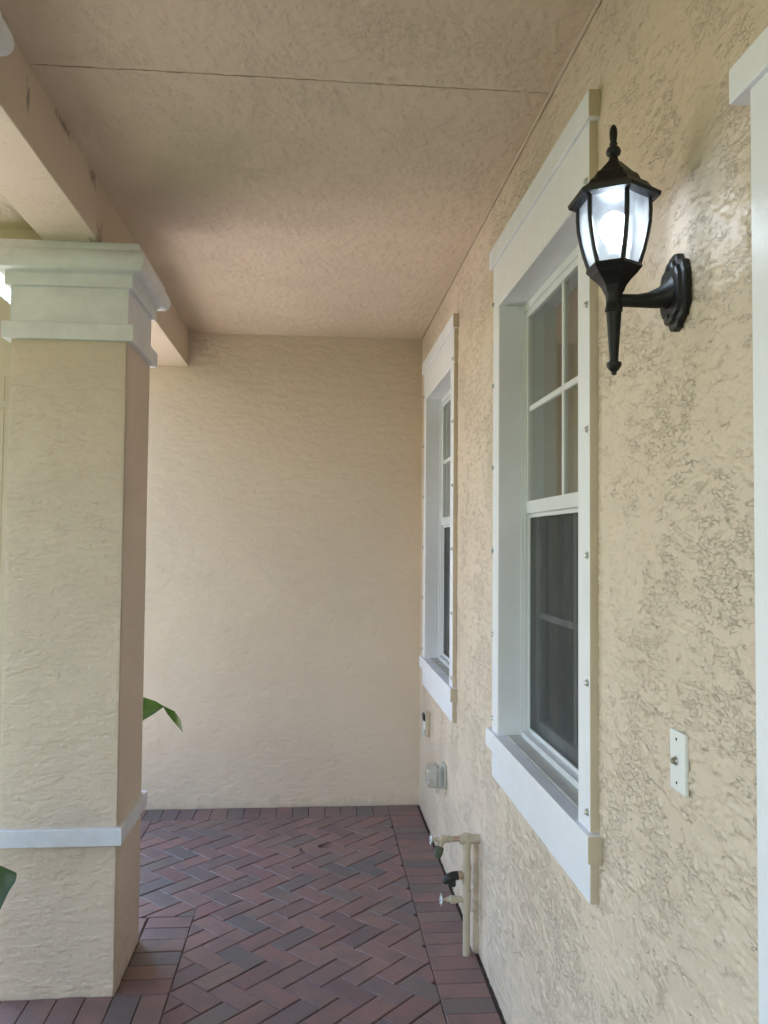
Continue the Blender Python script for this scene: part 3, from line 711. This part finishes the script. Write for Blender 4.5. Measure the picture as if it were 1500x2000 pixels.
# ------------------------------------------------------------------ outlets low on the wall
ol = thing('outlet_box', 'small beige outlet box with white face under the far window', 'outlet', (W, 4.80, 0.61))
obj('housing', B((0.662, 4.77, 0.540), (W+0.003, 4.85, 0.676), 0.005, 2), 'beige', ol)
obj('face_plate', B((0.659, 4.777, 0.566), (0.663, 4.843, 0.650), 0.001), 'plate', ol)
obj('hinge_cap', B((0.652, 4.775, 0.630), (0.664, 4.845, 0.670), 0.004), 'dark', ol); obj('hinge_cap', B((0.652, 4.775, 0.546), (0.664, 4.845, 0.584), 0.004), 'sill', ol)
bc = thing('weatherproof_outlet', 'cloudy plastic bubble outlet cover low on the wall below the far window', 'outlet', (W, 4.22, 0.475))
obj('base_plate', B((W-0.012, 4.165, 0.415), (W+0.003, 4.262, 0.535), 0.004, 2), 'sill', bc)
obj('receptacle', B((W-0.030, 4.182, 0.43), (W-0.0115, 4.245, 0.52), 0.004), 'plate', bc)
obj('gasket_frame', B((W-0.046, 4.168, 0.418), (W-0.0121, 4.180, 0.532), 0.003), 'clear', bc)
cv = bmesh.new()
def rr(x, y0, y1, z0, z1, r): 
    pts = []
    for (cy, cz, a) in ((y1-r, z1-r, 0), (y0+r, z1-r, 90), (y0+r, z0+r, 180), (y1-r, z0+r, 270)):
        for k in range(4): t = R(a+k*30); pts.append((x, cy+r*math.cos(t), cz+r*math.sin(t)))
    return pts
ring_loft(cv, [rr(W-0.040, 4.166, 4.262, 0.418, 0.532, 0.010), rr(W-0.085, 4.169, 4.259, 0.423, 0.527, 0.014), rr(W-0.095, 4.176, 4.252, 0.432, 0.518, 0.018), rr(W-0.099, 4.19, 4.24, 0.45, 0.50, 0.02)]); obj('bubble_cover', cv, 'clear', bc, R(40))
for x in (W-0.040, W-0.050):
    for z0, z1 in ((0.532, 0.546), (0.402, 0.418)): obj('latch', B((x-0.003, 4.16, z0), (x+0.003, 4.172, z1), 0.001), 'clear', bc)

# ------------------------------------------------------------------ garden tap standpipe
PX, PY = 0.637, 3.333
pt = thing('tap_standpipe', 'cream painted standpipe with two hose taps rising beside the house wall', 'standpipe', (PX, PY, 0))
bm = bmesh.new(); tube(bm, [(PX, PY, -0.02), (PX, PY, 0.20)], 0.0148, 16); obj('riser_pipe', bm, 'pipe', pt, R(40))
bm = bmesh.new(); lathe(bm, [(0.185, 0.0185), (0.262, 0.0185), (0.262, 0.0160), (0.286, 0.0160), (0.286, 0.0190), (0.36, 0.0190), (0.36, 0.0165), (0.43, 0.0165), (0.43, 0.0190), (0.487, 0.0190)], (PX, PY, 0), (0, 0, 1), 16); obj('tee_fittings', bm, 'pipe', pt, R(40))
bm = bmesh.new(); lathe(bm, [(-0.030, 0.0190), (0.030, 0.0190), (0.030, 0.0180), (0.060, 0.0180)], (PX, PY, 0.466), (1, 0, 0), 16); obj('wall_elbow', bm, 'pipe', pt, R(40))
bm = bmesh.new(); tube(bm, [(PX-0.028, PY, 0.468), (PX-0.062, PY, 0.468)], 0.0105, 12); obj('copper_stub', bm, 'copper', pt, R(40))
def tap(z, x0, spout_mat, label=None, spout=True):
    body = bmesh.new()
    lathe(body, [(0, 0.0115), (0.012, 0.0115), (0.012, 0.0150), (0.020, 0.0150), (0.022, 0.0120), (0.030, 0.0165), (0.050, 0.0165), (0.055, 0.0110), (0.068, 0.0100), (0.070, 0.0055), (0.090, 0.0050)], (x0, PY, z), (-1, 0, 0), 14)
    if spout: tube(body, [(x0-0.042, PY, z-0.005), (x0-0.050, PY-0.006, z-0.022), (x0-0.056, PY-0.012, z-0.034)], [0.0125, 0.0125, 0.0130], 12)
    b = obj('hose_tap', body, 'pipe', pt, R(40))
    if spout:
        s_ = bmesh.new(); tube(s_, [(x0-0.053, PY-0.009, z-0.028), (x0-0.057, PY-0.013, z-0.036), (x0-0.062, PY-0.019, z-0.052), (x0-0.066, PY-0.022, z-0.066)], [0.0175, 0.0185, 0.0175, 0.0120], 12); obj('vacuum_breaker', s_, spout_mat, b, R(40))
    wh = bmesh.new(); xw = x0-0.088; rr_ = 0.0215
    ring = [(xw, PY+(rr_+0.002*math.cos(6*a))*math.cos(a), z+(rr_+0.002*math.cos(6*a))*math.sin(a)) for a in [2*math.pi*k/24 for k in range(25)]]
    tube(wh, ring, 0.0035, 6)
    for k in range(3):
        a = math.pi/3*k+0.3; tube(wh, [(xw, PY+rr_*math.cos(a), z+rr_*math.sin(a)), (xw, PY-rr_*math.cos(a), z-rr_*math.sin(a))], 0.0026, 6)
    lathe(wh, [(-0.006, 0.006), (0.005, 0.006), (0.006, 0.003), (0.009, 0.0028)], (xw, PY, z), (-1, 0, 0), 8)
    obj('tap_wheel', wh, 'steel', b, R(40))
tap(0.468, PX-0.060, 'green_rubber'); tap(0.224, PX-0.017, 'rubber', spout=False)
bm = bmesh.new(); lathe(bm, [(0.012, 0.0130), (0.022, 0.0130), (0.022, 0.0185), (0.026, 0.0185), (0.027, 0.0150), (0.030, 0.0150), (0.031, 0.0180), (0.037, 0.0180)], (PX, PY, 0.325), (-1, -0.1, -0.08), 14); obj('threaded_collar', bm, 'copper', pt, R(40))
bm = bmesh.new(); tube(bm, [(PX-0.033, PY-0.003, 0.323), (PX-0.055, PY-0.006, 0.321), (PX-0.074, PY-0.008, 0.316), (PX-0.090, PY-0.010, 0.306), (PX-0.097, PY-0.011, 0.297)], [0.0165, 0.0185, 0.0180, 0.0150, 0.0100], 12); tube(bm, [(PX-0.060, PY-0.006, 0.320), (PX-0.060, PY-0.006, 0.282)], [0.0150, 0.0145], 12); obj('black_elbow', bm, 'rubber', pt, R(40))

# ------------------------------------------------------------------ plants
def leaf_ribbon(bm, pairs):
    """pairs of edge points; a midrib vertex sits between them, slightly sunk, to fold the blade"""
    pv = None
    for a, b, fold in pairs:
        a, b = Vector(a), Vector(b); m = (a+b)/2 + Vector(fold)
        cur = [bm.verts.new(a), bm.verts.new(m), bm.verts.new(b)]
        if pv:
            for k in range(2): bm.faces.new((pv[k], pv[k+1], cur[k+1], cur[k]))
        pv = cur
def arch_leaf(base, az, length, width, lift, droop, n=9):
    bm = bmesh.new(); d = Vector((math.cos(az), math.sin(az), 0)); s = Vector((-d.y, d.x, 0)); pairs = []
    p = Vector(base); el = lift
    for k in range(n+1):
        t = k/n; wd = width*max(0.06, math.sin(math.pi*min(1, 0.12+0.88*t)**0.8))*0.5*(1 if t > 0.25 else 0.3+2.8*t)
        nrm = Vector((-d.x*math.sin(el), -d.y*math.sin(el), math.cos(el)))
        pairs.append((p+s*wd+nrm*wd*0.35, p-s*wd+nrm*wd*0.35, -nrm*wd*0.35))
        p = p + (d*math.cos(el)+Vector((0, 0, math.sin(el))))*(length/n); el -= droop/n
    leaf_ribbon(bm, pairs); return bm
def plant(loc, n, label, seed, h, mat='leaf'):
    r = random.Random(seed); t = thing('broad_leaf_plant', label, 'plant', loc, 'broad leaf plants in the bed beside the porch')
    for k in range(n):
        az = 2*math.pi*k/n*2.4 + r.uniform(-.3, .3)
        if -1.0 < math.atan2(math.sin(az), math.cos(az)) < 1.0: az += math.pi     # keep blades clear of the column
        obj('leaf', arch_leaf((loc[0]+r.uniform(-.03, .03), loc[1]+r.uniform(-.03, .03), loc[2]), az, h*r.uniform(0.8, 1.25), r.uniform(0.09, 0.13), r.uniform(1.0, 1.4), r.uniform(1.1, 2.0)), mat, t, True)
    return t
p1 = plant((-1.50, 3.95, -0.03), 9, 'green plant behind the column with one drooping leaf showing past its edge', 3, 0.95)
top = [(278, 1361), (303, 1369), (320, 1379), (341, 1389), (354, 1408), (357, 1428)]; bot = [(278, 1408), (300, 1395), (319, 1381), (327, 1395), (341, 1412), (357, 1431)]
ydt = [3.74, 3.74, 3.735, 3.72, 3.70, 3.68]; ydb = [3.69, 3.695, 3.715, 3.74, 3.75, 3.69]
pairs = [((-1.46, 3.92, 0.18), (-1.45, 3.90, 0.16), (0, 0, 0)), ((-1.32, 3.86, 0.60), (-1.27, 3.84, 0.52), (0, 0.01, 0)), ((-1.10, 3.80, 0.90), (-1.06, 3.75, 0.76), (0, 0.012, 0)), ((-0.92, 3.76, 0.985), (-0.90, 3.70, 0.845), (0, 0.012, 0))]
for a, b, ya, yb in zip(top, bot, ydt, ydb): pairs.append((at_y(*a, ya), at_y(*b, yb), (0, 0.008 if a[0] < 345 else 0.002, 0)))
lb = bmesh.new(); leaf_ribbon(lb, pairs); obj('leaf', lb, 'leaf', p1, True)
p2 = plant((-1.55, 2.45, -0.03), 8, 'dark green plant whose leaf tip shows at the lower left edge', 11, 0.8, 'leafd')
lb = bmesh.new()
leaf_ribbon(lb, [((-1.52, 2.46, 0.1), (-1.50, 2.44, 0.08), (0, 0, 0)), ((-1.34, 2.50, 0.58), (-1.30, 2.48, 0.46), (0, 0.01, 0)), ((-1.12, 2.56, 0.75), (-1.10, 2.53, 0.56), (0, 0.012, 0)),
   (at_y(-30, 1678, 2.60), at_y(-30, 1815, 2.57), (0, 0.015, 0)), (at_y(0, 1690, 2.61), at_y(0, 1778, 2.58), (0, 0.012, 0)), (at_y(31, 1704, 2.62), at_y(17, 1742, 2.60), (0, 0.006, 0)), (at_y(33, 1708, 2.62), at_y(30, 1722, 2.61), (0, 0.001, 0))])
obj('leaf', lb, 'leafd', p2, True)

# ------------------------------------------------------------------ trees and hedge outside (seen only in reflections and slivers)
def crown(bm, c, rad, n, r, size):
    cl = [Vector(c)+Vector((r.gauss(0, .5)*rad[0], r.gauss(0, .5)*rad[1], r.gauss(0, .45)*rad[2])) for _ in range(26)]
    for _ in range(n):
        q = r.choice(cl); p = q + Vector((r.gauss(0, .16)*rad[0], r.gauss(0, .16)*rad[1], r.gauss(0, .16)*rad[2]))
        a = Vector((r.gauss(0, 1), r.gauss(0, 1), r.gauss(0, 1))).normalized(); b = a.orthogonal().normalized(); s = size*r.uniform(.6, 1.3)
        bm.faces.new([bm.verts.new(p+v) for v in (a*s, b*s*.45, -a*s, -b*s*.45)])
def tree(loc, h, rad, label, seed):
    r = random.Random(seed); t = thing('garden_tree', label, 'tree', loc, 'trees beyond the driveway'); x, y, z = loc
    tb = bmesh.new(); tube(tb, [(x, y, z-.1), (x+.1, y, h*.25), (x, y+.1, h*.5), (x+.05, y, h*.8)], [.2, .15, .11, .04], 10)
    for k in range(6):
        a = r.uniform(0, 6.28); hh = h*r.uniform(.4, .6); tube(tb, [(x, y, hh), (x+math.cos(a)*rad*.4, y+math.sin(a)*rad*.4, hh+h*.15), (x+math.cos(a)*rad*.75, y+math.sin(a)*rad*.75, hh+h*.25)], [.07, .05, .02], 7)
    obj('trunk', tb, 'bark', t, True)
    cb_ = bmesh.new(); crown(cb_, (x, y, h*.72), (rad, rad, h*.3), 5000, r, .14); obj('crown', cb_, 'tree_leaf', t)
tree((-13.5, 4.0, -.13), 6.5, 2.6, 'leafy tree across the driveway opposite the porch', 1)
tree((-12.5, -2.5, -.13), 5.6, 2.4, 'leafy tree on the lawn behind the camera', 2)
tree((-10.0, -9.0, -.13), 6.0, 2.6, 'leafy tree farthest back on the lawn', 4)

print('bricks', sum(1 for o in bpy.data.objects if o.name.startswith('brick')))
